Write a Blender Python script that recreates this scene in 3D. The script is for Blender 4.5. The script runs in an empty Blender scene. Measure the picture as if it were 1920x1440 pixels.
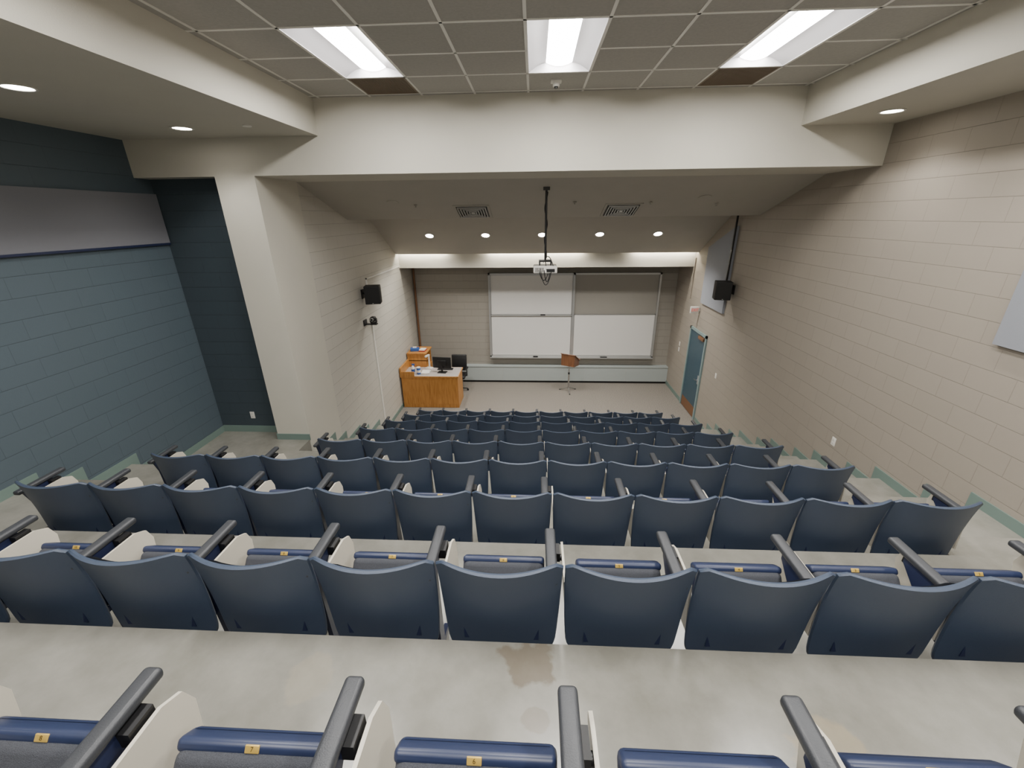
import bpy, math, random
from mathutils import Vector, Matrix
random.seed(4)
H = 4.76            # camera height above the stage floor; local z values below are measured from eye level
D = bpy.data
COL = bpy.context.scene.collection

# ------------------------------------------------------------------ materials
def lin(c):
    out = []
    for x in c:
        x = x/255.0
        out.append(x/12.92 if x <= 0.04045 else ((x+0.055)/1.055)**2.4)
    return (out[0], out[1], out[2], 1.0)

def newmat(name):
    m = D.materials.new(name); m.use_nodes = True
    nt = m.node_tree
    return m, nt, nt.nodes['Principled BSDF']

def mat(name, col, rough=0.5, metal=0.0, var=0.0, vscale=3.0, bump=0.0, bscale=60.0, spec=0.5):
    m, nt, b = newmat(name)
    b.inputs['Roughness'].default_value = rough
    b.inputs['Metallic'].default_value = metal
    b.inputs['Specular IOR Level'].default_value = spec
    c = lin(col)
    b.inputs['Base Color'].default_value = c
    geo = nt.nodes.new('ShaderNodeTexCoord')
    if var > 0:
        n = nt.nodes.new('ShaderNodeTexNoise'); n.inputs['Scale'].default_value = vscale
        n.inputs['Detail'].default_value = 5
        nt.links.new(geo.outputs['Object'], n.inputs['Vector'])
        r = nt.nodes.new('ShaderNodeMapRange')
        r.inputs['From Min'].default_value = 0.3; r.inputs['From Max'].default_value = 0.7
        r.inputs['To Min'].default_value = 1-var; r.inputs['To Max'].default_value = 1+var
        nt.links.new(n.outputs['Fac'], r.inputs['Value'])
        mx = nt.nodes.new('ShaderNodeVectorMath'); mx.operation = 'SCALE'
        mx.inputs[0].default_value = c[:3]
        nt.links.new(r.outputs['Result'], mx.inputs['Scale'])
        nt.links.new(mx.outputs['Vector'], b.inputs['Base Color'])
    if bump > 0:
        n2 = nt.nodes.new('ShaderNodeTexNoise'); n2.inputs['Scale'].default_value = bscale
        n2.inputs['Detail'].default_value = 3
        nt.links.new(geo.outputs['Object'], n2.inputs['Vector'])
        bp = nt.nodes.new('ShaderNodeBump'); bp.inputs['Strength'].default_value = bump
        bp.inputs['Distance'].default_value = 0.004
        nt.links.new(n2.outputs['Fac'], bp.inputs['Height'])
        nt.links.new(bp.outputs['Normal'], b.inputs['Normal'])
    return m

def emis(name, col, s):
    m, nt, b = newmat(name)
    b.inputs['Base Color'].default_value = lin(col)
    b.inputs['Emission Color'].default_value = lin(col)
    b.inputs['Emission Strength'].default_value = s
    return m

def blockmat(name, col, axis, rough=0.5):
    """painted concrete block: 406 x 203 mm running bond"""
    m, nt, b = newmat(name)
    b.inputs['Roughness'].default_value = rough
    b.inputs['Specular IOR Level'].default_value = 0.35
    g = nt.nodes.new('ShaderNodeNewGeometry')
    s = nt.nodes.new('ShaderNodeSeparateXYZ'); nt.links.new(g.outputs['Position'], s.inputs[0])
    c = nt.nodes.new('ShaderNodeCombineXYZ')
    nt.links.new(s.outputs['Y' if axis == 'X' else 'X'], c.inputs['X'])
    nt.links.new(s.outputs['Z'], c.inputs['Y'])
    base = lin(col)
    def sc(k): return (base[0]*k, base[1]*k, base[2]*k, 1)
    def brick(size, width):
        br = nt.nodes.new('ShaderNodeTexBrick'); br.offset = 0.5; br.squash = 1.0
        nt.links.new(c.outputs[0], br.inputs['Vector'])
        br.inputs['Color1'].default_value = sc(0.985); br.inputs['Color2'].default_value = sc(1.015)
        br.inputs['Mortar'].default_value = sc(0.80 if width > 1 else 0.87)
        br.inputs['Scale'].default_value = 1.0; br.inputs['Mortar Size'].default_value = size
        br.inputs['Mortar Smooth'].default_value = 0.5
        br.inputs['Brick Width'].default_value = width; br.inputs['Row Height'].default_value = 0.203
        return br
    br = brick(0.003, 0.406)           # full bond, faint (vertical joints are filled with paint)
    bh = brick(0.003, 400.0)           # raked bed joints only
    mixm = nt.nodes.new('ShaderNodeMix'); mixm.data_type = 'RGBA'
    nt.links.new(bh.outputs['Fac'], mixm.inputs['Factor'])
    nt.links.new(br.outputs['Color'], mixm.inputs[6]); mixm.inputs[7].default_value = sc(0.74)
    nt.links.new(mixm.outputs[2], b.inputs['Base Color'])
    m1 = nt.nodes.new('ShaderNodeMath'); m1.operation = 'MULTIPLY'; m1.inputs[1].default_value = -0.45
    nt.links.new(br.outputs['Fac'], m1.inputs[0])
    m2 = nt.nodes.new('ShaderNodeMath'); m2.operation = 'MULTIPLY_ADD'; m2.inputs[1].default_value = -0.65
    nt.links.new(bh.outputs['Fac'], m2.inputs[0]); nt.links.new(m1.outputs[0], m2.inputs[2])
    n = nt.nodes.new('ShaderNodeTexNoise'); n.inputs['Scale'].default_value = 90; n.inputs['Detail'].default_value = 3
    nt.links.new(g.outputs['Position'], n.inputs['Vector'])
    ma = nt.nodes.new('ShaderNodeMath'); ma.operation = 'MULTIPLY_ADD'; ma.inputs[1].default_value = 0.25
    nt.links.new(n.outputs['Fac'], ma.inputs[0]); nt.links.new(m2.outputs[0], ma.inputs[2])
    bp = nt.nodes.new('ShaderNodeBump'); bp.inputs['Strength'].default_value = 0.75; bp.inputs['Distance'].default_value = 0.006
    nt.links.new(ma.outputs[0], bp.inputs['Height'])
    nt.links.new(bp.outputs['Normal'], b.inputs['Normal'])
    return m

M = {}
M['wallR'] = blockmat('paint_block_taupe', (153,145,134), 'X')
M['wallRy'] = blockmat('paint_block_taupe_front', (150,145,136), 'Y')
M['wallL'] = blockmat('paint_block_light', (184,180,170), 'X')
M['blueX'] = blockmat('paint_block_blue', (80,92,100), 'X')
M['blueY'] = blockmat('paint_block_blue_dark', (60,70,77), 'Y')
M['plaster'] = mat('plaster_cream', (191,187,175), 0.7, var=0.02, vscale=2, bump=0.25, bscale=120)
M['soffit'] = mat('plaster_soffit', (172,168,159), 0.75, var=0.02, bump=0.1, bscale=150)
M['tile'] = mat('ceiling_tile', (166,163,157), 0.9, var=0.05, vscale=40, bump=0.4, bscale=220)
M['tbar'] = mat('white_enamel', (222,220,214), 0.4)
M['white'] = mat('white_plastic', (225,222,215), 0.45)
M['teal'] = mat('vinyl_base_teal', (108,127,120), 0.5)
M['frame'] = mat('door_frame_paint', (126,146,146), 0.4)
M['door'] = mat('door_paint_blue', (52,76,89), 0.4)
M['dark'] = mat('dark_metal', (22,22,24), 0.4)
M['black'] = mat('black_plastic', (18,18,20), 0.5)
M['panelgrey'] = mat('acoustic_fabric_grey', (116,117,123), 0.95, bump=0.5, bscale=300)
M['panelblue'] = mat('acoustic_fabric_blue', (140,143,150), 0.95, bump=0.5, bscale=300)
M['wboard'] = mat('whiteboard_surface', (214,212,208), 0.25)
M['wgrey'] = mat('board_grey_surface', (146,142,134), 0.5)
M['alu'] = mat('aluminium', (188,188,186), 0.35, 0.6)
M['chrome'] = mat('chrome', (190,190,190), 0.2, 1.0)
M['heater'] = mat('convector_enamel', (166,173,171), 0.45)
M['shell'] = mat('seat_shell_navy', (57,68,86), 0.40, bump=0.25, bscale=400)
M['navy'] = mat('seat_metal_navy', (34,41,68), 0.35)
M['lip'] = mat('seat_lip_navy', (36,45,72), 0.38)
M['fabric'] = mat('seat_fabric_charcoal', (60,62,68), 0.95, var=0.25, vscale=350, bump=0.6, bscale=500)
M['arm'] = mat('armrest_black', (52,54,58), 0.42, bump=0.2, bscale=300)
M['tablet'] = mat('tablet_laminate', (190,184,170), 0.4)
M['brass'] = mat('seat_tag_brass', (196,164,84), 0.35, 0.3)
M['tagink'] = mat('tag_ink', (70,52,20), 0.5)
M['paper'] = mat('paper_white', (228,226,220), 0.7)
M['bluelab'] = mat('label_blue', (50,90,160), 0.5)
M['redlab'] = mat('label_red', (170,60,50), 0.5)
M['deskgrey'] = mat('desk_laminate_grey', (168,160,156), 0.4)
M['brownpipe'] = mat('brown_pipe', (112,78,52), 0.5)
M['exitred'] = emis('exit_red', (216,70,60), 0.6)
M['lens'] = emis('troffer_lens', (255,252,247), 74)
M['refl'] = mat('troffer_reflector', (164,162,164), 0.4)
M['dl'] = emis('downlight_lamp', (255,249,238), 40)
M['cove'] = emis('cove_tube', (255,249,236), 105)

def woodmat(name, c1, c2):
    m, nt, b = newmat(name)
    b.inputs['Roughness'].default_value = 0.4
    tc = nt.nodes.new('ShaderNodeTexCoord')
    mp = nt.nodes.new('ShaderNodeMapping'); mp.inputs['Scale'].default_value = (14, 14, 1.2)
    nt.links.new(tc.outputs['Object'], mp.inputs[0])
    n = nt.nodes.new('ShaderNodeTexNoise'); n.inputs['Scale'].default_value = 2.5; n.inputs['Detail'].default_value = 8
    nt.links.new(mp.outputs[0], n.inputs['Vector'])
    cr = nt.nodes.new('ShaderNodeValToRGB')
    cr.color_ramp.elements[0].position = 0.3; cr.color_ramp.elements[0].color = lin(c1)
    cr.color_ramp.elements[1].position = 0.7; cr.color_ramp.elements[1].color = lin(c2)
    nt.links.new(n.outputs['Fac'], cr.inputs[0]); nt.links.new(cr.outputs[0], b.inputs['Base Color'])
    return m
M['oak'] = woodmat('oak_veneer', (164,108,46), (196,140,74))
M['walnut'] = woodmat('lectern_wood', (100,64,42), (130,88,58))

def concretemat():
    m, nt, b = newmat('painted_concrete')
    b.inputs['Specular IOR Level'].default_value = 0.5
    g = nt.nodes.new('ShaderNodeNewGeometry')
    n = nt.nodes.new('ShaderNodeTexNoise'); n.inputs['Scale'].default_value = 1.8; n.inputs['Detail'].default_value = 10
    n.inputs['Roughness'].default_value = 0.65
    nt.links.new(g.outputs['Position'], n.inputs['Vector'])
    cr = nt.nodes.new('ShaderNodeValToRGB')
    cr.color_ramp.elements[0].position = 0.32; cr.color_ramp.elements[0].color = lin((114,112,103))
    cr.color_ramp.elements[1].position = 0.68; cr.color_ramp.elements[1].color = lin((146,144,136))
    nt.links.new(n.outputs['Fac'], cr.inputs[0])
    n2 = nt.nodes.new('ShaderNodeTexNoise'); n2.inputs['Scale'].default_value = 9; n2.inputs['Detail'].default_value = 6
    nt.links.new(g.outputs['Position'], n2.inputs['Vector'])
    def spot(px, py, pz, rad):
        d = nt.nodes.new('ShaderNodeVectorMath'); d.operation = 'DISTANCE'
        nt.links.new(g.outputs['Position'], d.inputs[0]); d.inputs[1].default_value = (px, py, pz)
        a = nt.nodes.new('ShaderNodeMath'); a.operation = 'DIVIDE'; a.inputs[1].default_value = rad
        nt.links.new(d.outputs['Value'], a.inputs[0])
        s = nt.nodes.new('ShaderNodeMath'); s.operation = 'SUBTRACT'
        nt.links.new(n2.outputs['Fac'], s.inputs[0]); nt.links.new(a.outputs[0], s.inputs[1])
        r = nt.nodes.new('ShaderNodeMapRange'); r.inputs['From Min'].default_value = -0.04; r.inputs['From Max'].default_value = 0.06
        nt.links.new(s.outputs[0], r.inputs['Value'])
        return r.outputs[0]
    cur = cr.outputs[0]
    for (p, col, k) in (((-0.02, 1.19, H-1.722, 0.22), (90,75,55), 0.55), ((0.02, 0.98, H-1.722, 0.10), (108,95,78), 0.4), ((1.05, 0.9, H-1.722, 0.26), (156,140,110), 0.4), ((-0.9, 1.1, H-1.722, 0.18), (152,144,126), 0.3)):
        f = spot(*p)
        mu = nt.nodes.new('ShaderNodeMath'); mu.operation = 'MULTIPLY'; mu.inputs[1].default_value = k
        nt.links.new(f, mu.inputs[0])
        mx = nt.nodes.new('ShaderNodeMix'); mx.data_type = 'RGBA'
        nt.links.new(mu.outputs[0], mx.inputs['Factor'])
        nt.links.new(cur, mx.inputs[6]); mx.inputs[7].default_value = lin(col)
        cur = mx.outputs[2]
    nt.links.new(cur, b.inputs['Base Color'])
    r2 = nt.nodes.new('ShaderNodeMapRange'); r2.inputs['To Min'].default_value = 0.12; r2.inputs['To Max'].default_value = 0.32
    nt.links.new(n.outputs['Fac'], r2.inputs['Value']); nt.links.new(r2.outputs[0], b.inputs['Roughness'])
    return m
M['concrete'] = concretemat()

def carpetmat():
    m, nt, b = newmat('carpet_speckled')
    b.inputs['Roughness'].default_value = 0.95
    g = nt.nodes.new('ShaderNodeNewGeometry')
    n = nt.nodes.new('ShaderNodeTexNoise'); n.inputs['Scale'].default_value = 60; n.inputs['Detail'].default_value = 6
    nt.links.new(g.outputs['Position'], n.inputs['Vector'])
    cr = nt.nodes.new('ShaderNodeValToRGB')
    cr.color_ramp.elements[0].position = 0.36; cr.color_ramp.elements[0].color = lin((98,92,85))
    cr.color_ramp.elements[1].position = 0.64; cr.color_ramp.elements[1].color = lin((142,136,127))
    nt.links.new(n.outputs['Fac'], cr.inputs[0]); nt.links.new(cr.outputs[0], b.inputs['Base Color'])
    return m
M['carpet'] = carpetmat()

# ------------------------------------------------------------------ mesh builder
class MB:
    def __init__(s):
        s.v = []; s.f = []; s.mi = []; s.mats = []
    def _m(s, m):
        m = M[m]
        if m not in s.mats: s.mats.append(m)
        return s.mats.index(m)
    def add(s, vs, fs, m, T=None):
        o = len(s.v); k = s._m(m)
        for p in vs:
            p = Vector(p)
            if T is not None: p = T @ p
            s.v.append(p)
        for f in fs:
            s.f.append([i+o for i in f]); s.mi.append(k)
        return s
    def box(s, x0, x1, y0, y1, z0, z1, m, T=None):
        vs = [(x0,y0,z0),(x1,y0,z0),(x1,y1,z0),(x0,y1,z0),(x0,y0,z1),(x1,y0,z1),(x1,y1,z1),(x0,y1,z1)]
        fs = [(0,3,2,1),(4,5,6,7),(0,1,5,4),(1,2,6,5),(2,3,7,6),(3,0,4,7)]
        return s.add(vs, fs, m, T)
    def rbox(s, x0, x1, y0, y1, z0, z1, r, m, T=None, seg=3):
        """box with rounded edges"""
        r = min(r, (x1-x0)/2.01, (y1-y0)/2.01, (z1-z0)/2.01)
        pts = []
        for (cx, cy, a0) in ((x1-r,y1-r,0),(x0+r,y1-r,90),(x0+r,y0+r,180),(x1-r,y0+r,270)):
            for i in range(seg+1):
                a = math.radians(a0+90*i/seg); pts.append((cx, cy, math.cos(a), math.sin(a)))
        rings = []
        for i in range(seg+1):
            t = math.radians(90*i/seg); rings.append((z0+r-r*math.cos(t), r*math.sin(t)))
        for i in range(seg+1):
            t = math.radians(90*i/seg); rings.append((z1-r+r*math.sin(t), r*math.cos(t)))
        n = len(pts); vs = []; fs = []
        for (z, rr) in rings:
            for (cx, cy, c, q) in pts: vs.append((cx+rr*c, cy+rr*q, z))
        for j in range(len(rings)-1):
            for i in range(n):
                fs.append((j*n+i, j*n+(i+1)%n, (j+1)*n+(i+1)%n, (j+1)*n+i))
        fs.append(tuple(range(n-1,-1,-1))); fs.append(tuple((len(rings)-1)*n+i for i in range(n)))
        return s.add(vs, fs, m, T)
    def prism(s, poly, axis, a0, a1, m, T=None):
        """poly: list of 2D points; axis X -> (y,z), Y -> (x,z), Z -> (x,y)"""
        def P(p, a):
            return {'X': (a,p[0],p[1]), 'Y': (p[0],a,p[1]), 'Z': (p[0],p[1],a)}[axis]
        n = len(poly)
        vs = [P(p,a0) for p in poly]+[P(p,a1) for p in poly]
        fs = [tuple(range(n-1,-1,-1)), tuple(range(n,2*n))]+[(i,(i+1)%n,n+(i+1)%n,n+i) for i in range(n)]
        return s.add(vs, fs, m, T)
    def cyl(s, p0, p1, r, m, r1=None, seg=16, T=None, caps=True):
        p0 = Vector(p0); p1 = Vector(p1); r1 = r if r1 is None else r1
        d = (p1-p0).normalized(); a = d.orthogonal().normalized(); b = d.cross(a)
        vs = []
        for (p, rr) in ((p0,r),(p1,r1)):
            for i in range(seg):
                t = 2*math.pi*i/seg; vs.append(p+a*rr*math.cos(t)+b*rr*math.sin(t))
        fs = [(i,(i+1)%seg,seg+(i+1)%seg,seg+i) for i in range(seg)]
        if caps: fs += [tuple(range(seg-1,-1,-1)), tuple(range(seg,2*seg))]
        return s.add(vs, fs, m, T)
    def tube(s, pts, r, m, seg=8):
        for a, b in zip(pts[:-1], pts[1:]): s.cyl(a, b, r, m, seg=seg)
        return s
    def lathe(s, prof, m, seg=24, T=None):
        vs = []; fs = []
        for (r, z) in prof:
            for i in range(seg):
                t = 2*math.pi*i/seg; vs.append((r*math.cos(t), r*math.sin(t), z))
        for j in range(len(prof)-1):
            for i in range(seg):
                fs.append((j*seg+i, j*seg+(i+1)%seg, (j+1)*seg+(i+1)%seg, (j+1)*seg+i))
        return s.add(vs, fs, m, T)
    def mesh(s, name, off=(0,0,0), smooth=True):
        me = D.meshes.new(name)
        o = Vector(off)
        me.from_pydata([tuple(p-o) for p in s.v], [], s.f)
        for m in s.mats: me.materials.append(m)
        for p, k in zip(me.polygons, s.mi): p.material_index = k
        import bmesh
        bm = bmesh.new(); bm.from_mesh(me); bmesh.ops.recalc_face_normals(bm, faces=bm.faces); bm.to_mesh(me); bm.free()
        if smooth:
            for p in me.polygons: p.use_smooth = True
            try: me.set_sharp_from_angle(angle=math.radians(38))
            except Exception: pass
        me.update()
        return me
    def obj(s, name, smooth=True):
        lo = Vector([min(p[i] for p in s.v) for i in range(3)]); hi = Vector([max(p[i] for p in s.v) for i in range(3)])
        c = (lo+hi)/2; c.z = lo.z
        me = s.mesh(name, c, smooth)
        ob = D.objects.new(name, me); COL.objects.link(ob)
        ob.location = (c.x, c.y, c.z+H)
        return ob

# ------------------------------------------------------------------ layout numbers
XR, XL, X0 = 4.02, -3.50, -5.07      # right wall, left wall (front part), left wall (blue rear part)
YB, YN = 12.22, -1.6                 # front (board) wall, wall behind the viewer
YF, YF2 = 5.66, 6.66                 # beam front/back
ZC, ZS, ZBM = 1.305, 0.92, 0.50      # tile ceiling, side bulkhead soffit, beam underside
ZG = -4.76
P = 1.01; R = 0.378; Y0 = 1.28; Z0 = -2.105
def ty(k): return Y0+P*k
def tz(k): return max(ZG, Z0-R*k) if k < 7 else ZG

# ------------------------------------------------------------------ floor
b = MB(); b.box(XL-0.1, XR+0.1, ty(7), YB+0.1, ZG-0.15, ZG, 'carpet'); b.obj('floor', False)
b = MB()
for k in range(-1, 7):
    y0 = YN if k == -1 else ty(k)
    xl = X0 if k <= 3 else XL
    b.box(xl, XR, y0, ty(k+1), ZG-0.1, tz(k), 'concrete')
b.box(X0, -3.51, ty(4), 5.9, ZG-0.1, tz(3), 'concrete')
b.obj('floor_tiers', False)
def steps(x0, x1, ks):
    b = MB()
    for k in ks: b.box(x0, x1, ty(k), ty(k)+0.40, tz(k), tz(k)+R/2, 'concrete')
    b.obj('aisle_steps', False)
steps(3.0, XR-0.001, range(0, 8)); steps(X0+0.001, -3.92, range(0, 4)); steps(XL+0.001, -2.75, range(5, 8))

# ------------------------------------------------------------------ walls
b = MB(); b.box(XR, XR+0.15, YN, YB+0.15, ZG, 1.6, 'wallR'); wr = b.obj('wall_right', False)
b = MB(); b.box(X0-0.15, X0, YN, 6.05, ZG, 1.6, 'blueX'); b.obj('wall_left_rear', False)
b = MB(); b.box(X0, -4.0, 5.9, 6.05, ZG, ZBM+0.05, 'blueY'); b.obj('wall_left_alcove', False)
b = MB(); b.box(XL-0.15, XL, YF2-0.02, YB+0.15, ZG, 1.6, 'wallL'); b.obj('wall_left_front', False)
b = MB(); b.box(XL, XR, YB, YB+0.15, ZG, 1.6, 'wallRy'); b.obj('wall_front', False)
b = MB(); b.box(X0, XR, YN-0.15, YN, -1.75, 1.6, 'plaster'); b.obj('wall_back', False)
b = MB(); b.box(-4.01, XL+0.005, YF, YF2, tz(6), ZBM, 'plaster'); b.obj('column', False)
b = MB(); b.box(X0, XR, YF, YF2, ZBM, 1.6, 'plaster'); b.obj('beam', False)

# ------------------------------------------------------------------ ceiling
b = MB(); b.box(X0, -2.60, YN, YF, ZS, ZC+0.3, 'plaster'); b.obj('trim_bulkhead_left', False)
b = MB(); b.box(3.01, XR, YN, YF, ZS, ZC+0.3, 'plaster'); b.obj('trim_bulkhead_right', False)

gx = [-0.08+0.61*k for k in range(-4, 6)]
gy = [5.58-0.61*k for k in range(0, 12)]
fix_x = [(-1.91,-1.30),(-0.08,0.53),(1.75,2.36)]
fix_y = [(3.75,4.97),(1.31,2.53),(-1.13,0.09)]
def in_fix(xm, ym):
    for (a,c) in fix_x:
        if a < xm < c:
            for (e,g) in fix_y:
                if e < ym < g: return True
            if 4.97 < ym < 5.58 and abs(a+0.08) > 0.01: return True
    return False
b = MB()
xs = [-2.60]+gx+[3.01]; ys = [YF]+gy+[YN]
for i in range(len(xs)-1):
    for j in range(len(ys)-1):
        x0, x1, y1, y0 = xs[i], xs[i+1], ys[j], ys[j+1]
        if x1-x0 < 0.005 or y1-y0 < 0.005: continue
        if in_fix((x0+x1)/2, (y0+y1)/2): continue
        b.box(x0, x1, y0, y1, ZC, ZC+0.02, 'tile')
for x in gx:
    if all(not (a+0.02 < x < c-0.02) for a, c in fix_x): b.box(x-0.012, x+0.012, YN, YF, ZC-0.004, ZC+0.001, 'tbar')
for y in gy:
    segs = [(-2.6, 3.01)]
    for (a, c) in fix_x:
        for (e, g) in fix_y:
            if e+0.02 < y < g-0.02:
                ns = []
                for (p, q) in segs:
                    if p < a and q > c: ns += [(p, a), (c, q)]
                    else: ns.append((p, q))
                segs = ns
    for (p, q) in segs: b.box(p, q, y-0.012, y+0.012, ZC-0.004, ZC+0.001, 'tbar')
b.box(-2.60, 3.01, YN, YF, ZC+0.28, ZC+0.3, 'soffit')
b.obj('ceiling', False)

# troffers
def troffer(x0, x1, y0, y1):
    b = MB(); xc = (x0+x1)/2
    w = 0.125
    e = 0.014
    prof = [(x0+e, 0.0)]
    for i in range(9):
        t = i/8; prof.append((x0+0.03+(xc-w-x0-0.03)*t, 0.012+0.062*math.sin(t*math.pi/2)))
    for sgn in (1, -1):
        vs = []; fs = []
        for (px, pz) in prof:
            X = px if sgn == 1 else 2*xc-px
            vs += [(X, y0+e, ZC+pz), (X, y1-e, ZC+pz)]
        for i in range(len(prof)-1): fs.append((2*i, 2*i+1, 2*i+3, 2*i+2))
        b.add(vs, fs, 'refl')
    vs = []; fs = []; n = 8
    for i in range(n+1):
        t = -1+2*i/n; vs += [(xc+w*t, y0+0.03, ZC+0.074-0.03*(1-t*t)), (xc+w*t, y1-0.03, ZC+0.074-0.03*(1-t*t))]
    for i in range(n): fs.append((2*i, 2*i+1, 2*i+3, 2*i+2))
    b.add(vs, fs, 'lens')
    b.box(x0+0.005, x1-0.005, y0+0.003, y0+e, ZC-0.003, ZC+0.10, 'refl')
    b.box(x0+0.005, x1-0.005, y1-e, y1-0.003, ZC-0.003, ZC+0.10, 'refl')
    b.box(x0+0.003, x0+e, y0+0.003, y1-0.003, ZC-0.003, ZC+0.10, 'refl')
    b.box(x1-e, x1-0.003, y0+0.003, y1-0.003, ZC-0.003, ZC+0.10, 'refl')
    b.box(x0+0.003, x1-0.003, y0+0.003, y1-0.003, ZC+0.10, ZC+0.11, 'refl')
    b.obj('ceiling_troffer_light')
for (y0, y1) in fix_y:
    for (x0, x1) in fix_x: troffer(x0, x1, y0, y1)

M['slat'] = mat('return_grille_dark', (122,106,88), 0.6)
for (x0, x1) in (fix_x[0], fix_x[2]):
    b = MB(); y0, y1 = 4.98, 5.57
    x0 += 0.01; x1 -= 0.01
    for (a, c, e, g) in ((x0,x1,y0,y0+0.02),(x0,x1,y1-0.02,y1),(x0,x0+0.02,y0,y1),(x1-0.02,x1,y0,y1)):
        b.box(a, c, e, g, ZC-0.004, ZC+0.015, 'slat')
    for i in range(28):
        y = y0+0.03+i*(y1-y0-0.06)/27
        b.box(x0+0.02, x1-0.02, y-0.003, y+0.003, ZC, ZC+0.02, 'slat')
    for i in range(28):
        x = x0+0.03+i*(x1-x0-0.06)/27
        b.box(x-0.003, x+0.003, y0+0.02, y1-0.02, ZC, ZC+0.02, 'slat')
    b.box(x0, x1, y0, y1, ZC+0.06, ZC+0.07, 'dark')
    b.obj('return_air_grille', False)

b = MB()
b.box(0.16, 0.27, 5.20, 5.31, ZC-0.012, ZC, 'white'); b.cyl((0.215,5.255,ZC-0.05),(0.215,5.255,ZC-0.01),0.035,'white'); b.cyl((0.215,5.255,ZC-0.065),(0.215,5.255,ZC-0.05),0.02,'dark')
b.obj('ceiling_sensor')

# sloped plaster ceilings towards the stage
b = MB()
s1a, s1b = (YF2, ZBM), (8.28, -0.03)
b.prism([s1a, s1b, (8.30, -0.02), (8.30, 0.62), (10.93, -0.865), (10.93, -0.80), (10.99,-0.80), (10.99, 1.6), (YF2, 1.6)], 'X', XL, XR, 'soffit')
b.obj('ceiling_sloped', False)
b = MB(); b.box(XL, XR, 11.12, 11.2, -1.225, 1.6, 'plaster'); b.obj('trim_cove_valance', False)
b = MB()
for (a, c) in ((-3.45,-2.25),(-1.15,1.2),(2.5,3.95)):
    b.cyl((a, 11.02, -0.80), (c, 11.02, -0.80), 0.016, 'cove')
    b.box(a-0.02, c+0.02, 10.99, 11.05, -0.775, -0.74, 'white')
b.obj('cove_strip_light')

# downlights
def downlight(T, power):
    b = MB()
    b.lathe([(0.108,-0.0005),(0.112,-0.006),(0.104,-0.010),(0.090,-0.008),(0.086,0.0)], 'tbar', 28, T)
    b.lathe([(0.087,-0.002),(0.001,-0.004)], 'dl', 24, T)
    b.obj('recessed_downlight')
    ld = D.lights.new('downlight_lamp', 'SPOT'); ld.energy = power; ld.spot_size = math.radians(130); ld.spot_blend = 0.8
    ld.shadow_soft_size = 0.07; ld.color = (1.0, 0.965, 0.91)
    lo = D.objects.new('downlight_lamp', ld); COL.objects.link(lo)
    p = T @ Vector((0,0,-0.03)); lo.location = (p.x, p.y, p.z+H)
for (x, y) in ((-3.80,5.04),(-3.80,3.49),(-3.80,1.94),(-3.80,0.39),(3.49,4.99),(3.49,3.44),(3.49,1.9),(3.49,0.35)):
    downlight(Matrix.Translation((x, y, ZS)), 58)
sl = math.atan(-0.565)
for i in range(5):
    x = 0.18+(i-2)*1.29
    downlight(Matrix.Translation((x, 10.10, 0.62-0.5646*(10.10-8.30))) @ Matrix.Rotation(sl, 4, 'X'), 250)

# supply diffusers and ceiling speakers on the first slope
sl1 = math.atan2(s1b[1]-s1a[1], s1b[0]-s1a[0])
def s1z(y): return s1a[1]+(y-s1a[0])*(s1b[1]-s1a[1])/(s1b[0]-s1a[0])
for x in (-1.075, 1.49):
    b = MB(); T = Matrix.Translation((x, 7.93, s1z(7.93))) @ Matrix.Rotation(sl1, 4, 'X')
    def ring(o, i, z0, z1, m):
        b.box(-o, o, -o, -i, z0, z1, m, T); b.box(-o, o, i, o, z0, z1, m, T)
        b.box(-o, -i, -i, i, z0, z1, m, T); b.box(i, o, -i, i, z0, z1, m, T)
    ring(0.31, 0.27, -0.012, -0.002, 'soffit')
    b.box(-0.27, 0.27, -0.27, 0.27, -0.003, -0.001, 'black', T)
    for q in (0.245, 0.20, 0.155, 0.11, 0.065): ring(q, q-0.014, -0.03, -0.008, 'alu')
    b.box(-0.03, 0.03, -0.03, 0.03, -0.03, -0.008, 'alu', T)
    b.obj('supply_air_diffuser', False)
for x, y in ((-2.35,7.48),(2.70,7.43)):
    b = MB(); T = Matrix.Translation((x, y, s1z(y))) @ Matrix.Rotation(sl1, 4, 'X')
    b.lathe([(0.10,0),(0.10,-0.008),(0.085,-0.012),(0.001,-0.010)], 'soffit', 28, T); b.obj('ceiling_speaker')
for x, y in ((-2.0,7.6),(0.66,7.55),(1.9,7.6),(3.0,7.7)):
    b = MB(); T = Matrix.Translation((x, y, s1z(y)))
    b.lathe([(0.03,0.0),(0.03,-0.008),(0.012,-0.012),(0.012,-0.035),(0.022,-0.038),(0.001,-0.040)], 'soffit', 14, T); b.obj('sprinkler_head')
b = MB(); b.lathe([(0.045,0.0),(0.045,-0.008),(0.001,-0.012)], 'tbar', 20, Matrix.Translation((-3.05,5.0,ZS))); b.obj('sprinkler_head')

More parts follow.
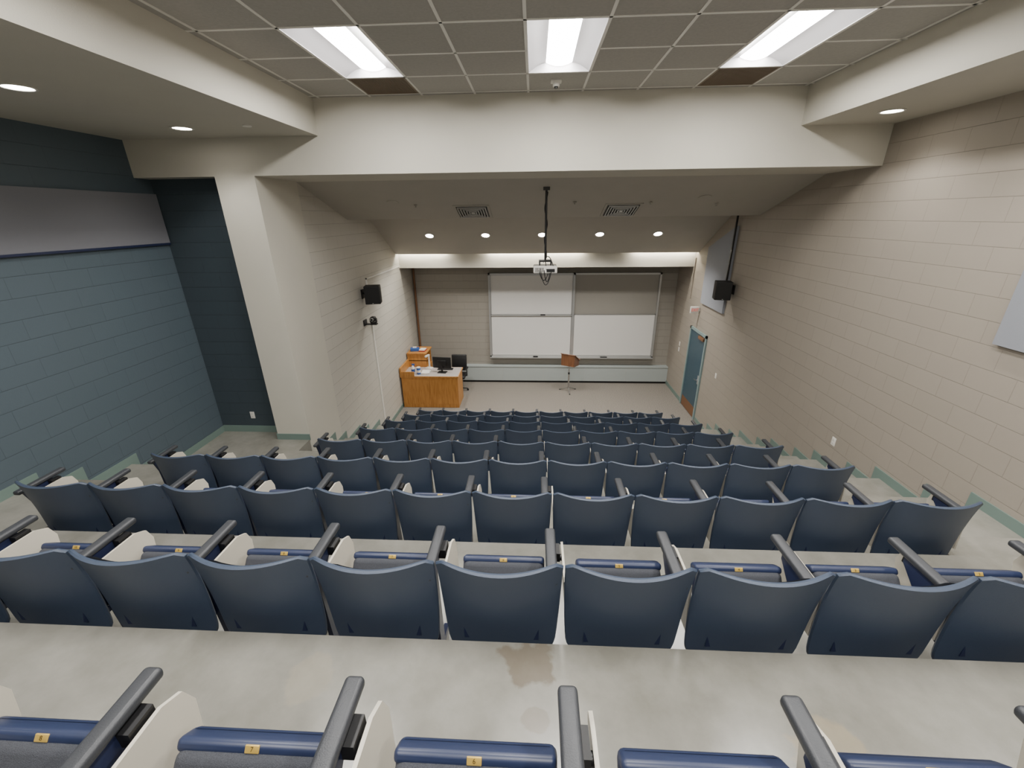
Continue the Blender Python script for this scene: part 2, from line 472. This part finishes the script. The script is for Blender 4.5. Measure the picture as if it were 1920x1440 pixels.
# ------------------------------------------------------------------ baseboards
def base_run(name, xw, side, segs):
    b = MB(); t = 0.012; hb = 0.10
    x0, x1 = (xw-t, xw) if side > 0 else (xw, xw+t)
    for i, (y0, y1, z) in enumerate(segs):
        b.box(x0, x1, y0, y1, z, z+hb, 'teal')
        if i+1 < len(segs):
            z2 = segs[i+1][2]
            b.box(x0, x1, y1, y1+hb, z2, z+hb, 'teal')
    b.obj(name, False)
segs = [(YN, ty(0), tz(-1))]
for k in range(0, 8):
    segs.append((ty(k), ty(k)+0.4, tz(k)+R/2))
    segs.append((ty(k)+0.4, ty(k+1) if k < 7 else 9.55, tz(k)))
base_run('baseboard_right', XR, 1, segs)
b = MB(); b.box(XR-0.012, XR, 10.7, YB, ZG, ZG+0.11, 'teal'); b.obj('baseboard_right_front', False)
segs = [(YN, ty(0), tz(-1))]
for k in range(0, 4):
    segs.append((ty(k), ty(k)+0.4, tz(k)+R/2)); segs.append((ty(k)+0.4, ty(k+1) if k < 3 else 5.9, tz(k)))
base_run('baseboard_left_rear', X0, -1, segs)
segs = []
for k in range(4, 8):
    if k > 4: segs.append((ty(k), ty(k)+0.4, tz(k)+R/2))
    segs.append((max(ty(k)+0.4, 5.68), ty(k+1) if k < 7 else YB, tz(k)))
base_run('baseboard_left_front', XL, -1, segs)
b = MB(); b.box(X0+0.012, -4.01, 5.888, 5.9, tz(3), tz(3)+0.11, 'teal'); b.obj('baseboard_alcove', False)
b = MB(); b.box(-4.022, -3.49, 5.648, 5.66, tz(3)-0.0, tz(3)+0.10, 'teal'); b.box(-4.022, -4.01, 5.66, 5.888, tz(3), tz(3)+0.10, 'teal'); b.obj('baseboard_column', False)
b = MB(); b.box(XL, -2.2, YB-0.012, YB, ZG, ZG+0.11, 'dark'); b.obj('baseboard_front', False)

# ------------------------------------------------------------------ acoustic panels
b = MB(); b.box(X0, X0+0.04, 0.6, 5.88, -0.29, 0.32, 'panelgrey'); b.box(X0, X0+0.045, 0.6, 5.88, -0.315, -0.29, 'navy'); b.obj('acoustic_panel', False)
b = MB(); b.box(XR-0.05, XR, 2.5, 3.71, -1.07, 0.15, 'panelblue'); b.obj('acoustic_panel', False)
b = MB(); b.prism([(9.0,-1.96),(10.24,-1.96),(10.24,-0.70),(9.0,-0.22)], 'X', XR-0.05, XR, 'panelblue'); b.obj('acoustic_panel', False)

# ------------------------------------------------------------------ door
b = MB()
ya, yb_, zt = 9.60, 10.66, ZG+2.14
fx0 = XR-0.035
b.box(fx0, XR, ya, ya+0.06, ZG, zt, 'frame'); b.box(fx0, XR, yb_-0.06, yb_, ZG, zt, 'frame'); b.box(fx0, XR, ya, yb_, zt-0.06, zt, 'frame')
b.box(XR-0.012, XR, ya+0.06, yb_-0.06, ZG+0.01, zt-0.06, 'door')
b.box(XR-0.016, XR-0.012, ya+0.08, yb_-0.08, ZG+0.02, ZG+0.28, 'brownpipe')
b.box(XR-0.06, XR-0.012, ya+0.10, ya+0.42, zt-0.16, zt-0.09, 'brownpipe')
b.box(XR-0.018, XR-0.012, ya+0.10, ya+0.17, ZG+0.90, ZG+1.12, 'alu')
b.cyl((XR-0.07, ya+0.135, ZG+1.0), (XR-0.012, ya+0.135, ZG+1.0), 0.012, 'chrome')
b.cyl((XR-0.065, ya+0.135, ZG+1.0), (XR-0.065, ya+0.25, ZG+1.0), 0.010, 'chrome')
b.obj('door_1', False)

def text_mesh(txt, size, ext=0.001):
    cu = D.curves.new('t', 'FONT'); cu.body = txt; cu.size = size; cu.extrude = ext
    cu.align_x = 'CENTER'; cu.align_y = 'CENTER'
    o = D.objects.new('t', cu); COL.objects.link(o)
    bpy.context.view_layer.update()
    dg = bpy.context.evaluated_depsgraph_get()
    me = D.meshes.new_from_object(o.evaluated_get(dg))
    vs = [v.co.copy() for v in me.vertices]; fs = [tuple(p.vertices) for p in me.polygons]
    D.objects.remove(o); D.curves.remove(cu); D.meshes.remove(me)
    return vs, fs
b = MB()
b.rbox(3.79, 3.995, 10.28, 10.33, -2.23, -2.07, 0.008, 'white'); b.box(3.99, XR, 10.29, 10.32, -2.18, -2.12, 'white')
vs, fs = text_mesh('EXIT', 0.10)
b.add(vs, fs, 'exitred', Matrix.Translation((3.893, 10.278, -2.15)) @ Matrix.Rotation(math.pi/2, 4, 'X') @ Matrix.Scale(0.82,4,(1,0,0)))
b.obj('exit_sign')

def plate(name, T, double=False):
    b = MB()
    b.rbox(-0.036, 0.036, -0.058, 0.058, -0.001, 0.007, 0.003, 'white', T)
    if double:
        for q in (-0.024, 0.024):
            b.box(-0.014, 0.014, q-0.014, q+0.014, 0.007, 0.010, 'white', T)
            b.box(-0.007, -0.004, q-0.006, q+0.006, 0.010, 0.0105, 'black', T); b.box(0.004, 0.007, q-0.006, q+0.006, 0.010, 0.0105, 'black', T)
    else:
        b.box(-0.006, 0.006, -0.012, 0.012, 0.007, 0.014, 'white', T)
    b.obj(name)
RX = lambda x,y,z: Matrix.Translation((x,y,z)) @ Matrix(((0,0,-1,0),(-1,0,0,0),(0,1,0,0),(0,0,0,1)))
RY = lambda x,y,z: Matrix.Translation((x,y,z)) @ Matrix(((1,0,0,0),(0,0,-1,0),(0,1,0,0),(0,0,0,1)))
plate('light_switch', RX(XR,8.86,-3.31)); plate('light_switch', RX(XR,11.34,-3.46)); plate('light_switch', RX(XR,11.34,-3.30))
plate('power_outlet', RX(XR,5.13,-2.84), True); plate('power_outlet', RY(-4.52,5.9,tz(3)+0.30), True)
b = MB(); b.box(XR-0.03, XR, 11.0, 11.03, -2.0, -1.0, 'wallR'); b.obj('conduit', False)
b = MB(); b.box(XR-0.08, XR-0.051, 8.985, 9.02, -1.35, 0.1, 'dark'); b.obj('cable_raceway', False)
b = MB()
b.box(XL, XL+0.025, 8.75, 8.78, ZG+0.3, -2.05, 'white')
b.box(XL, XL+0.025, 8.75, 11.1, -1.19, -1.165, 'white')
b.box(XL, XL+0.025, 8.75, 8.775, -1.36, -1.165, 'white')
b.obj('wall_conduit', False)
b = MB(); b.cyl((XL+0.06, YB-0.05, ZG), (XL+0.06, YB-0.05, -1.0), 0.03, 'brownpipe'); b.obj('brown_pipe')

# ------------------------------------------------------------------ wall speakers
def speaker(x, y, z, yaw, wx):
    b = MB(); T = Matrix.Translation((x,y,z)) @ Matrix.Rotation(yaw, 4, 'Z')
    b.rbox(-0.15, 0.15, -0.13, 0.13, -0.18, 0.18, 0.012, 'black', T)
    b.box(-0.138, 0.138, -0.137, -0.128, -0.168, 0.168, 'dark', T)
    b.box(-0.012, 0.012, -0.139, -0.137, -0.165, -0.155, 'alu', T)
    b.cyl((x,y,z),(wx,y+0.02,z+0.02),0.02,'dark'); 
    s = 1 if wx > x else -1
    b.box(min(wx,wx-s*0.02), max(wx,wx-s*0.02), y-0.05, y+0.08, z-0.08, z+0.1, 'dark')
    b.obj('wall_speaker')
speaker(-3.27, 8.47, -1.45, math.radians(12), XL)
speaker(3.80, 8.76, -1.43, math.radians(-12), XR)

# ptz camera on left wall
b = MB()
b.box(XL, XL+0.02, 8.33, 8.49, -2.08, -1.96, 'dark'); b.box(XL+0.01, XL+0.26, 8.36, 8.46, -2.06, -2.04, 'dark')
b.lathe([(0.001,0),(0.065,0),(0.068,0.02),(0.05,0.035),(0.001,0.035)], 'dark', 20, Matrix.Translation((XL+0.19,8.41,-2.04)))
b.box(XL+0.12, XL+0.14, 8.38, 8.44, -2.01, -1.93, 'dark'); b.box(XL+0.24, XL+0.26, 8.38, 8.44, -2.01, -1.93, 'dark')
b.rbox(XL+0.14, XL+0.24, 8.34, 8.47, -1.99, -1.89, 0.03, 'black')
b.cyl((XL+0.19,8.345,-1.94),(XL+0.19,8.31,-1.94),0.032,'alu'); b.cyl((XL+0.19,8.312,-1.94),(XL+0.19,8.305,-1.94),0.024,'black')
b.obj('ptz_camera')

# ------------------------------------------------------------------ whiteboards
b = MB()
yw = YB-0.001
bx0, bx1, bm0, bm1, bz0, bz1 = -1.30, 3.55, 1.11, 1.17, -3.96, -1.49
b.box(bx0, bx1, yw-0.03, yw, bz0, bz1, 'wgrey')
for (x0, x1) in ((bx0, bx0+0.05), (bm0, bm1), (bx1-0.05, bx1)): b.box(x0, x1, yw-0.12, yw, bz0, bz1, 'alu')
b.box(bx0, bx1, yw-0.12, yw, bz1-0.05, bz1, 'alu'); b.box(bx0, bx1, yw-0.12, yw, bz0, bz0+0.04, 'alu')
zm = -2.69
def panel(x0, x1, z0, z1, y, m):
    b.box(x0, x1, y-0.02, y, z0, z1, m)
    for (a, c, e, g) in ((x0,x1,z0,z0+0.025),(x0,x1,z1-0.02,z1),(x0,x0+0.02,z0,z1),(x1-0.02,x1,z0,z1)):
        b.box(a, c, y-0.026, y, e, g, 'alu')
panel(bx0+0.05, bm0, zm, bz1-0.05, yw-0.04, 'wboard')
panel(bx0+0.05, bm0, bz0+0.04, zm+0.03, yw-0.07, 'wboard')
panel(bm1, bx1-0.05, bz0+0.04, zm+0.03, yw-0.07, 'wboard')
b.box(bx0+0.05, bm0, yw-0.13, yw-0.07, zm-0.01, zm+0.005, 'alu')
b.box(bx0, bx1, yw-0.19, yw-0.05, bz0-0.02, bz0+0.01, 'alu')
b.box(0.0, 0.14, yw-0.17, yw-0.13, bz0+0.01, bz0+0.045, 'black')
b.box(2.0, 2.2, yw-0.17, yw-0.13, bz0+0.01, bz0+0.03, 'dark')
b.box(0.2, 0.34, yw-0.125, yw-0.10, zm+0.005, zm+0.035, 'black')
b.obj('sliding_whiteboard', False)

b = MB()
b.box(-2.17, XR-0.001, YB-0.20, YB-0.001, ZG+0.07, -4.24, 'heater')
b.box(-2.17, XR-0.001, YB-0.215, YB-0.001, -4.25, -4.225, 'heater')
b.box(-2.16, XR-0.01, YB-0.17, YB-0.01, ZG, ZG+0.07, 'black')
for i in range(1, 5):
    x = -2.17+i*1.238; b.box(x-0.003, x+0.003, YB-0.203, YB-0.2, ZG+0.07, -4.25, 'alu')
b.obj('baseboard_convector', False)

# ------------------------------------------------------------------ projector
b = MB(); px, py = 0.18, 7.0; zt = s1z(7.0)
b.box(px-0.05, px+0.05, py-0.05, py+0.05, zt-0.03, zt+0.05, 'dark')
b.cyl((px,py,zt),(px,py,-0.66),0.017,'dark')
pts = [(px+0.022*math.cos(i*0.3), py+0.022*math.sin(i*0.3), zt-0.05-i*0.022) for i in range(45)]
b.tube(pts, 0.006, 'black', 6)
b.box(px-0.10, px+0.10, py-0.08, py+0.08, -0.68, -0.655, 'dark')
for sx in (-0.09, 0.09):
    b.box(px+sx-0.01, px+sx+0.01, py-0.07, py+0.07, -0.74, -0.66, 'dark')
b.rbox(px-0.19, px+0.19, py-0.14, py+0.15, -0.85, -0.735, 0.02, 'white')
b.cyl((px+0.09,py+0.14,-0.79),(px+0.09,py+0.19,-0.79),0.045,'black')
for i in range(7): b.box(px-0.16+i*0.02, px-0.15+i*0.02, py-0.143, py-0.139, -0.83, -0.76, 'black')
b.box(px+0.02, px+0.15, py-0.143, py-0.139, -0.83, -0.78, 'dark')
def cable(p0, p1, sag, n=12):
    return [(p0[0]+(p1[0]-p0[0])*t, p0[1]+(p1[1]-p0[1])*t, p0[2]+(p1[2]-p0[2])*t-sag*4*t*(1-t)) for t in [i/n for i in range(n+1)]]
b.tube(cable((px-0.02,py-0.14,-0.80),(px+0.08,py-0.13,-0.80),0.18), 0.007, 'black', 6)
b.tube(cable((px-0.10,py-0.14,-0.80),(px+0.05,py-0.10,-0.84),0.14), 0.007, 'black', 6)
b.tube(cable((px-0.08,py-0.14,-0.78),(px+0.10,py-0.14,-0.80),0.24), 0.006, 'black', 6)
b.tube(cable((px+0.02,py-0.14,-0.80),(px-0.03,py-0.02,-0.70),-0.08), 0.007, 'black', 6)
b.tube(cable((px+0.14,py-0.14,-0.80),(px+0.03,py-0.02,-0.60),-0.06), 0.007, 'black', 6)
b.obj('ceiling_projector')

# ------------------------------------------------------------------ seats
AX = 0.271-0.047     # armrest centre line from the seat centre
def seat_mesh(num, ang, arm=True):
    b = MB()
    nx, nz = 20, 12
    def S(u, v, d=0.0):
        w = 0.238+0.027*(v**0.6)
        h = 0.16+0.58*v
        au = abs(u)
        if au > 0.86:
            q = (au-0.86)/0.14
            h -= 0.026*q*q*(v**8); h += 0.05*q*q*((1-v)**6)
        h += 0.008*u*u*v
        y = 0.095*(1-v)**0.9 + (0.03+0.052*v)*u*u + 0.012*math.sin(v*math.pi)
        y += d*(0.75+0.25*(1-u*u))
        return (w*u, y, h)
    def grid(d, flip, m, u0=-1, u1=1, v0=0, v1=1):
        vs = [S(u0+(u1-u0)*i/nx, v0+(v1-v0)*j/nz, d) for j in range(nz+1) for i in range(nx+1)]
        fs = []
        for j in range(nz):
            for i in range(nx):
                a = j*(nx+1)+i; q = (a, a+1, a+nx+2, a+nx+1)
                fs.append(q if not flip else q[::-1])
        return vs, fs
    v1_, f1 = grid(0, False, 'shell'); v2_, f2 = grid(0.024, True, 'shell')
    n = len(v1_)
    rim = [i for i in range(nx+1)]+[j*(nx+1)+nx for j in range(1, nz+1)]+[nz*(nx+1)+i for i in range(nx-1,-1,-1)]+[j*(nx+1) for j in range(nz-1,0,-1)]
    c = Vector((0,0,0.45)); rimv = []
    for r in rim:
        p = (Vector(v1_[r])+Vector(v2_[r]))/2; d = Vector((p.x-c.x, 0, p.z-c.z)).normalized(); rimv.append(tuple(p+d*0.005))
    L = len(rim); fs = list(f1)+[tuple(i+n for i in f) for f in f2]
    for i in range(L):
        a, c2 = rim[i], rim[(i+1)%L]; ra, rb = 2*n+i, 2*n+(i+1)%L
        fs.append((a, c2, rb, ra)); fs.append((ra, rb, c2+n, a+n))
    b.add(list(v1_)+list(v2_)+rimv, fs, 'shell')
    pv, pf = grid(0.024, True, 'fabric', -0.80, 0.80, 0.28, 0.93)
    pv2 = [(x, y+0.028*max(0.0, min(1, (1-(x/0.21)**2)*2.2)), z) for (x, y, z) in pv]
    b.add(pv2, pf, 'fabric')
    # tipped-up seat pan: shell, upholstered pad, front lip with number tag
    a = math.radians(ang)
    T = Matrix.Translation((0, 0.155, 0.285)) @ Matrix.Rotation(a, 4, 'X')
    b.rbox(-0.198, 0.198, 0.0, 0.306, -0.042, 0.006, 0.018, 'lip', T)
    b.rbox(-0.192, 0.192, -0.01, 0.284, -0.01, 0.042, 0.026, 'fabric', T, 4)
    b.rbox(-0.196, 0.196, 0.272, 0.306, -0.03, 0.030, 0.013, 'lip', T)
    b.rbox(-0.018, 0.018, 0.281, 0.299, 0.027, 0.0320, 0.002, 'brass', T)
    vs, fs2 = text_mesh(str(num), 0.015, 0.0003)
    b.add(vs, fs2, 'tagink', T @ Matrix.Translation((0, 0.290, 0.0323)))
    b.cyl((-0.22,0.165,0.275),(0.22,0.165,0.275),0.016,'navy',seg=12)
    for sx in (-0.15, 0.15): b.box(sx-0.02, sx+0.02, 0.10, 0.175, 0.26, 0.33, 'navy')
    if arm: standard(b, AX)
    return b.mesh('auditorium_seat')
def standard(b, x):
    b.prism([(0.16,0.0),(0.36,0.0),(0.36,0.02),(0.26,0.05),(0.245,0.50),(0.33,0.575),(0.33,0.60),(0.13,0.60),(0.165,0.48),(0.19,0.05),(0.16,0.02)], 'X', x-0.012, x+0.012, 'navy')
    b.rbox(x-0.025, x+0.025, 0.090, 0.430, 0.605, 0.638, 0.012, 'arm')
    b.box(x+0.012, x+0.045, 0.29, 0.36, 0.55, 0.60, 'black')
    b.cyl((x+0.010,0.315,0.555),(x+0.055,0.315,0.555),0.016,'dark',seg=12)
    T = Matrix.Translation((x+0.052, 0, 0.59)) @ Matrix.Rotation(math.radians(-4), 4, 'Y')
    poly = [(0.15,-0.30),(0.15,-0.02),(0.165,-0.004),(0.36,-0.004),(0.415,-0.03),(0.435,-0.09),(0.41,-0.24),(0.36,-0.30)]
    b.prism(poly, 'X', 0.0, 0.011, 'tablet', T)
meshes = {}
def get_seat(num, var):
    if (num, var) not in meshes: meshes[(num, var)] = seat_mesh(num, [52, 42, 60][var])
    return meshes[(num, var)]
bs = MB(); standard(bs, 0); arm_me = bs.mesh('seat_armrest')
for k in range(-1, 8):
    n = 12 if k <= 2 else 10
    wide = 0 <= k <= 3                       # these rows use slightly wider chairs
    ps, xe = (0.556, 2.92) if wide else (0.542, 2.85)
    for i in range(n):
        xc = xe-ps*(i+0.5)
        var = random.choice([0,0,0,1,2]) if k >= 0 else random.choice([0,0,1])
        ob = D.objects.new('auditorium_seat', get_seat(i+1, var)); COL.objects.link(ob)
        ob.location = (xc, ty(k)+0.005, tz(k)+H)
        if wide: ob.scale = (1.025, 1, 1)
    ob = D.objects.new('seat_armrest', arm_me); COL.objects.link(ob)
    ob.location = (xe-ps*n-0.047, ty(k)+0.005, tz(k)+H)

# ------------------------------------------------------------------ teaching desk
b = MB()
dx0, dx1, dy0, dy1, dz = -3.46, -1.97, 10.12, 10.88, ZG+0.86
b.box(dx0, dx1, dy0+0.03, dy0+0.05, ZG+0.0, dz, 'oak')
b.box(dx0+0.02, (dx0+dx1)/2-0.01, dy0+0.018, dy0+0.03, ZG+0.10, dz-0.06, 'oak')
b.box((dx0+dx1)/2+0.01, dx1-0.02, dy0+0.018, dy0+0.03, ZG+0.10, dz-0.06, 'oak')
b.box(dx1-0.03, dx1, dy0+0.05, dy1, ZG, dz, 'oak'); b.box(dx0, dx0+0.03, dy0+0.05, 11.5, ZG, dz, 'oak')
b.box(dx0+0.5, dx0+0.53, dy0+0.05, dy1, ZG, dz, 'oak')
b.box(dx0-0.02, dx1+0.03, dy0, dy1, dz, dz+0.035, 'oak'); b.box(dx0, dx1+0.01, dy0+0.02, dy1-0.02, dz+0.035, dz+0.04, 'deskgrey')
b.box(dx0-0.02, dx0+0.02, dy0, dy1, dz+0.04, dz+0.26, 'oak')
b.box(dx0+0.02, dx0+0.36, dy0, dy0+0.03, dz+0.04, dz+0.16, 'oak')
b.box(dx0-0.01, dx0+0.52, 10.88, 11.5, ZG, dz, 'oak'); b.box(dx0-0.01, dx0+0.02, 10.88, 11.5, dz, dz+0.44, 'oak')
b.box(dx0+0.02, dx0+0.50, 11.47, 11.5, dz, dz+0.44, 'oak'); b.box(dx0+0.02, dx0+0.50, 10.9, 10.925, dz, dz+0.40, 'oak')
b.box(dx0-0.02, dx0+0.53, 10.87, 11.52, dz+0.40, dz+0.43, 'oak'); b.box(dx0+0.02, dx0+0.50, 10.9, 11.5, dz+0.20, dz+0.22, 'oak')
b.obj('teaching_desk', False)
dt = dz+0.0405
b = MB(); T = Matrix.Translation((-2.42,10.46,dt)) @ Matrix.Rotation(math.radians(-8),4,'Z')
b.rbox(-0.25,0.25,-0.02,0.015,0.12,0.42,0.008,'black',T); b.box(-0.24,0.24,0.014,0.018,0.135,0.41,'dark',T)
b.rbox(-0.12,0.12,-0.04,-0.015,0.18,0.34,0.01,'black',T); b.box(-0.025,0.025,-0.045,-0.02,0.01,0.26,'dark',T)
b.rbox(-0.12,0.12,-0.10,0.07,0.0,0.014,0.006,'dark',T)
b.obj('computer_monitor')
b = MB(); b.rbox(-2.60,-2.18,10.62,10.76,dt,dt+0.018,0.006,'black')
for r in range(4): b.box(-2.59,-2.19,10.63+r*0.032,10.655+r*0.032,dt+0.018,dt+0.022,'dark')
b.obj('keyboard')
b = MB(); T = Matrix.Translation((-3.18,10.34,dt))
b.lathe([(0.001,0),(0.045,0),(0.048,0.02),(0.048,0.16),(0.03,0.20),(0.018,0.215),(0.018,0.235)], 'white', 20, T)
b.lathe([(0.0485,0.05),(0.0487,0.13)], 'bluelab', 20, T)
b.box(-0.02,0.05,-0.014,0.014,0.235,0.27,'bluelab',T); b.box(0.03,0.04,-0.006,0.006,0.19,0.235,'bluelab',T)
b.obj('spray_bottle')
b = MB(); T = Matrix.Translation((-3.02,10.30,dt))
b.lathe([(0.001,0),(0.05,0),(0.052,0.01),(0.052,0.17),(0.05,0.175)], 'bluelab', 22, T); b.lathe([(0.053,0.175),(0.053,0.195),(0.03,0.205),(0.001,0.205)], 'white', 22, T); b.lathe([(0.0525,0.05),(0.0525,0.12)],'white',22,T)
b.obj('wipes_canister')
b = MB()
for i in range(5):
    T = Matrix.Translation((-2.86,10.40,dt+i*0.008)) @ Matrix.Rotation(math.radians(random.uniform(-12,12)),4,'Z'); b.box(-0.10,0.10,-0.13,0.13,0,0.007,'paper',T)
b.obj('paper_stack', False)
b = MB(); T = Matrix.Translation((-2.84,10.76,dt)) @ Matrix.Rotation(math.radians(-20),4,'Z')
b.box(-0.10,0.10,-0.07,0.07,0,0.02,'white',T); b.box(-0.015,0.015,-0.015,0.015,0.02,0.38,'white',T); b.box(-0.02,0.02,-0.16,0.02,0.36,0.40,'white',T)
b.obj('document_camera', False)
zh = dz+0.431
b = MB(); T = Matrix.Translation((-3.30,11.1,zh)) @ Matrix.Rotation(math.radians(10),4,'Z'); b.rbox(-0.12,0.12,-0.06,0.06,0,0.09,0.006,'bluelab',T); b.box(-0.05,0.05,-0.02,0.02,0.09,0.12,'paper',T); b.obj('tissue_box')
b = MB(); T = Matrix.Translation((-3.08,11.12,zh)) @ Matrix.Rotation(math.radians(-6),4,'Z'); b.box(-0.08,0.08,-0.11,0.11,0,0.03,'redlab',T); b.box(-0.08,0.07,-0.10,0.10,0.03,0.055,'paper',T); b.obj('book_stack', False)
# office chair
b = MB(); cx, cy = -2.18, 11.32
for i in range(5):
    a = math.radians(72*i+10); ex, ey = cx+0.27*math.cos(a), cy+0.27*math.sin(a)
    b.cyl((cx,cy,ZG+0.10),(ex,ey,ZG+0.07),0.022,'black',0.016,10); b.cyl((ex-0.02*math.sin(a),ey+0.02*math.cos(a),ZG+0.03),(ex+0.02*math.sin(a),ey-0.02*math.cos(a),ZG+0.03),0.03,'black',seg=14)
b.cyl((cx,cy,ZG+0.08),(cx,cy,ZG+0.44),0.025,'dark')
b.rbox(cx-0.24,cx+0.24,cy-0.23,cy+0.23,ZG+0.44,ZG+0.53,0.04,'black')
T = Matrix.Translation((cx+0.02,cy+0.24,ZG+0.78)) @ Matrix.Rotation(math.radians(-8),4,'X')
b.rbox(-0.22,0.22,-0.03,0.03,-0.22,0.26,0.028,'black',T); b.box(cx-0.03,cx+0.03,cy+0.2,cy+0.26,ZG+0.42,ZG+0.75,'dark')
for sx in (-0.27,0.27):
    b.cyl((cx+sx,cy,ZG+0.48),(cx+sx,cy,ZG+0.70),0.014,'black',seg=8); b.rbox(cx+sx-0.03,cx+sx+0.03,cy-0.14,cy+0.12,ZG+0.69,ZG+0.72,0.012,'black'); b.box(cx+min(sx,0),cx+max(sx,0),cy-0.02,cy+0.02,ZG+0.47,ZG+0.49,'black')
b.obj('office_chair')

# lectern on stand
b = MB(); lx, ly = 1.03, 11.38
for i in range(3):
    a = math.radians(120*i+35); b.cyl((lx,ly,ZG+0.12),(lx+0.26*math.cos(a),ly+0.26*math.sin(a),ZG+0.012),0.013,'chrome',seg=8)
    b.lathe([(0.001,0),(0.02,0),(0.02,0.02),(0.001,0.02)],'black',10,Matrix.Translation((lx+0.26*math.cos(a),ly+0.26*math.sin(a),ZG)))
b.cyl((lx,ly,ZG+0.08),(lx,ly,ZG+0.55),0.022,'chrome'); b.cyl((lx,ly,ZG+0.5),(lx,ly,ZG+0.82),0.016,'chrome'); b.cyl((lx,ly,ZG+0.53),(lx,ly,ZG+0.58),0.027,'dark')
T = Matrix.Translation((lx+0.02,ly,ZG+0.78)) @ Matrix.Rotation(math.radians(-28),4,'Z')
b.prism([(-0.17,0.04),(0.17,0.0),(0.17,0.15),(-0.17,0.37)],'X',-0.20,0.20,'walnut',T)
sl2 = math.atan2(-0.22,0.34)
T2 = T @ Matrix.Translation((0,0,0.262)) @ Matrix.Rotation(sl2,4,'X')
b.box(-0.22,0.22,-0.22,0.22,0.0,0.018,'walnut',T2); b.box(-0.22,0.22,0.20,0.22,0.018,0.045,'walnut',T2)
b.obj('lectern', False)

# ------------------------------------------------------------------ world & camera
w = D.worlds.new('World'); bpy.context.scene.world = w; w.use_nodes = True
w.node_tree.nodes['Background'].inputs[0].default_value = (0.5,0.5,0.5,1); w.node_tree.nodes['Background'].inputs[1].default_value = 0.1

cd = D.cameras.new('camera'); cam = D.objects.new('camera', cd); COL.objects.link(cam)
cd.sensor_width = 36.0; cd.lens = 36*787.2/1920; cd.clip_start = 0.05
r = Vector((.9988,.0495,-.0104)).normalized(); u = Vector((-.0087,.3711,.9286)); u = (u-r*u.dot(r)).normalized(); bk = r.cross(u)
cam.matrix_world = Matrix(((r.x,u.x,bk.x,0),(r.y,u.y,bk.y,0),(r.z,u.z,bk.z,H),(0,0,0,1)))
bpy.context.scene.camera = cam
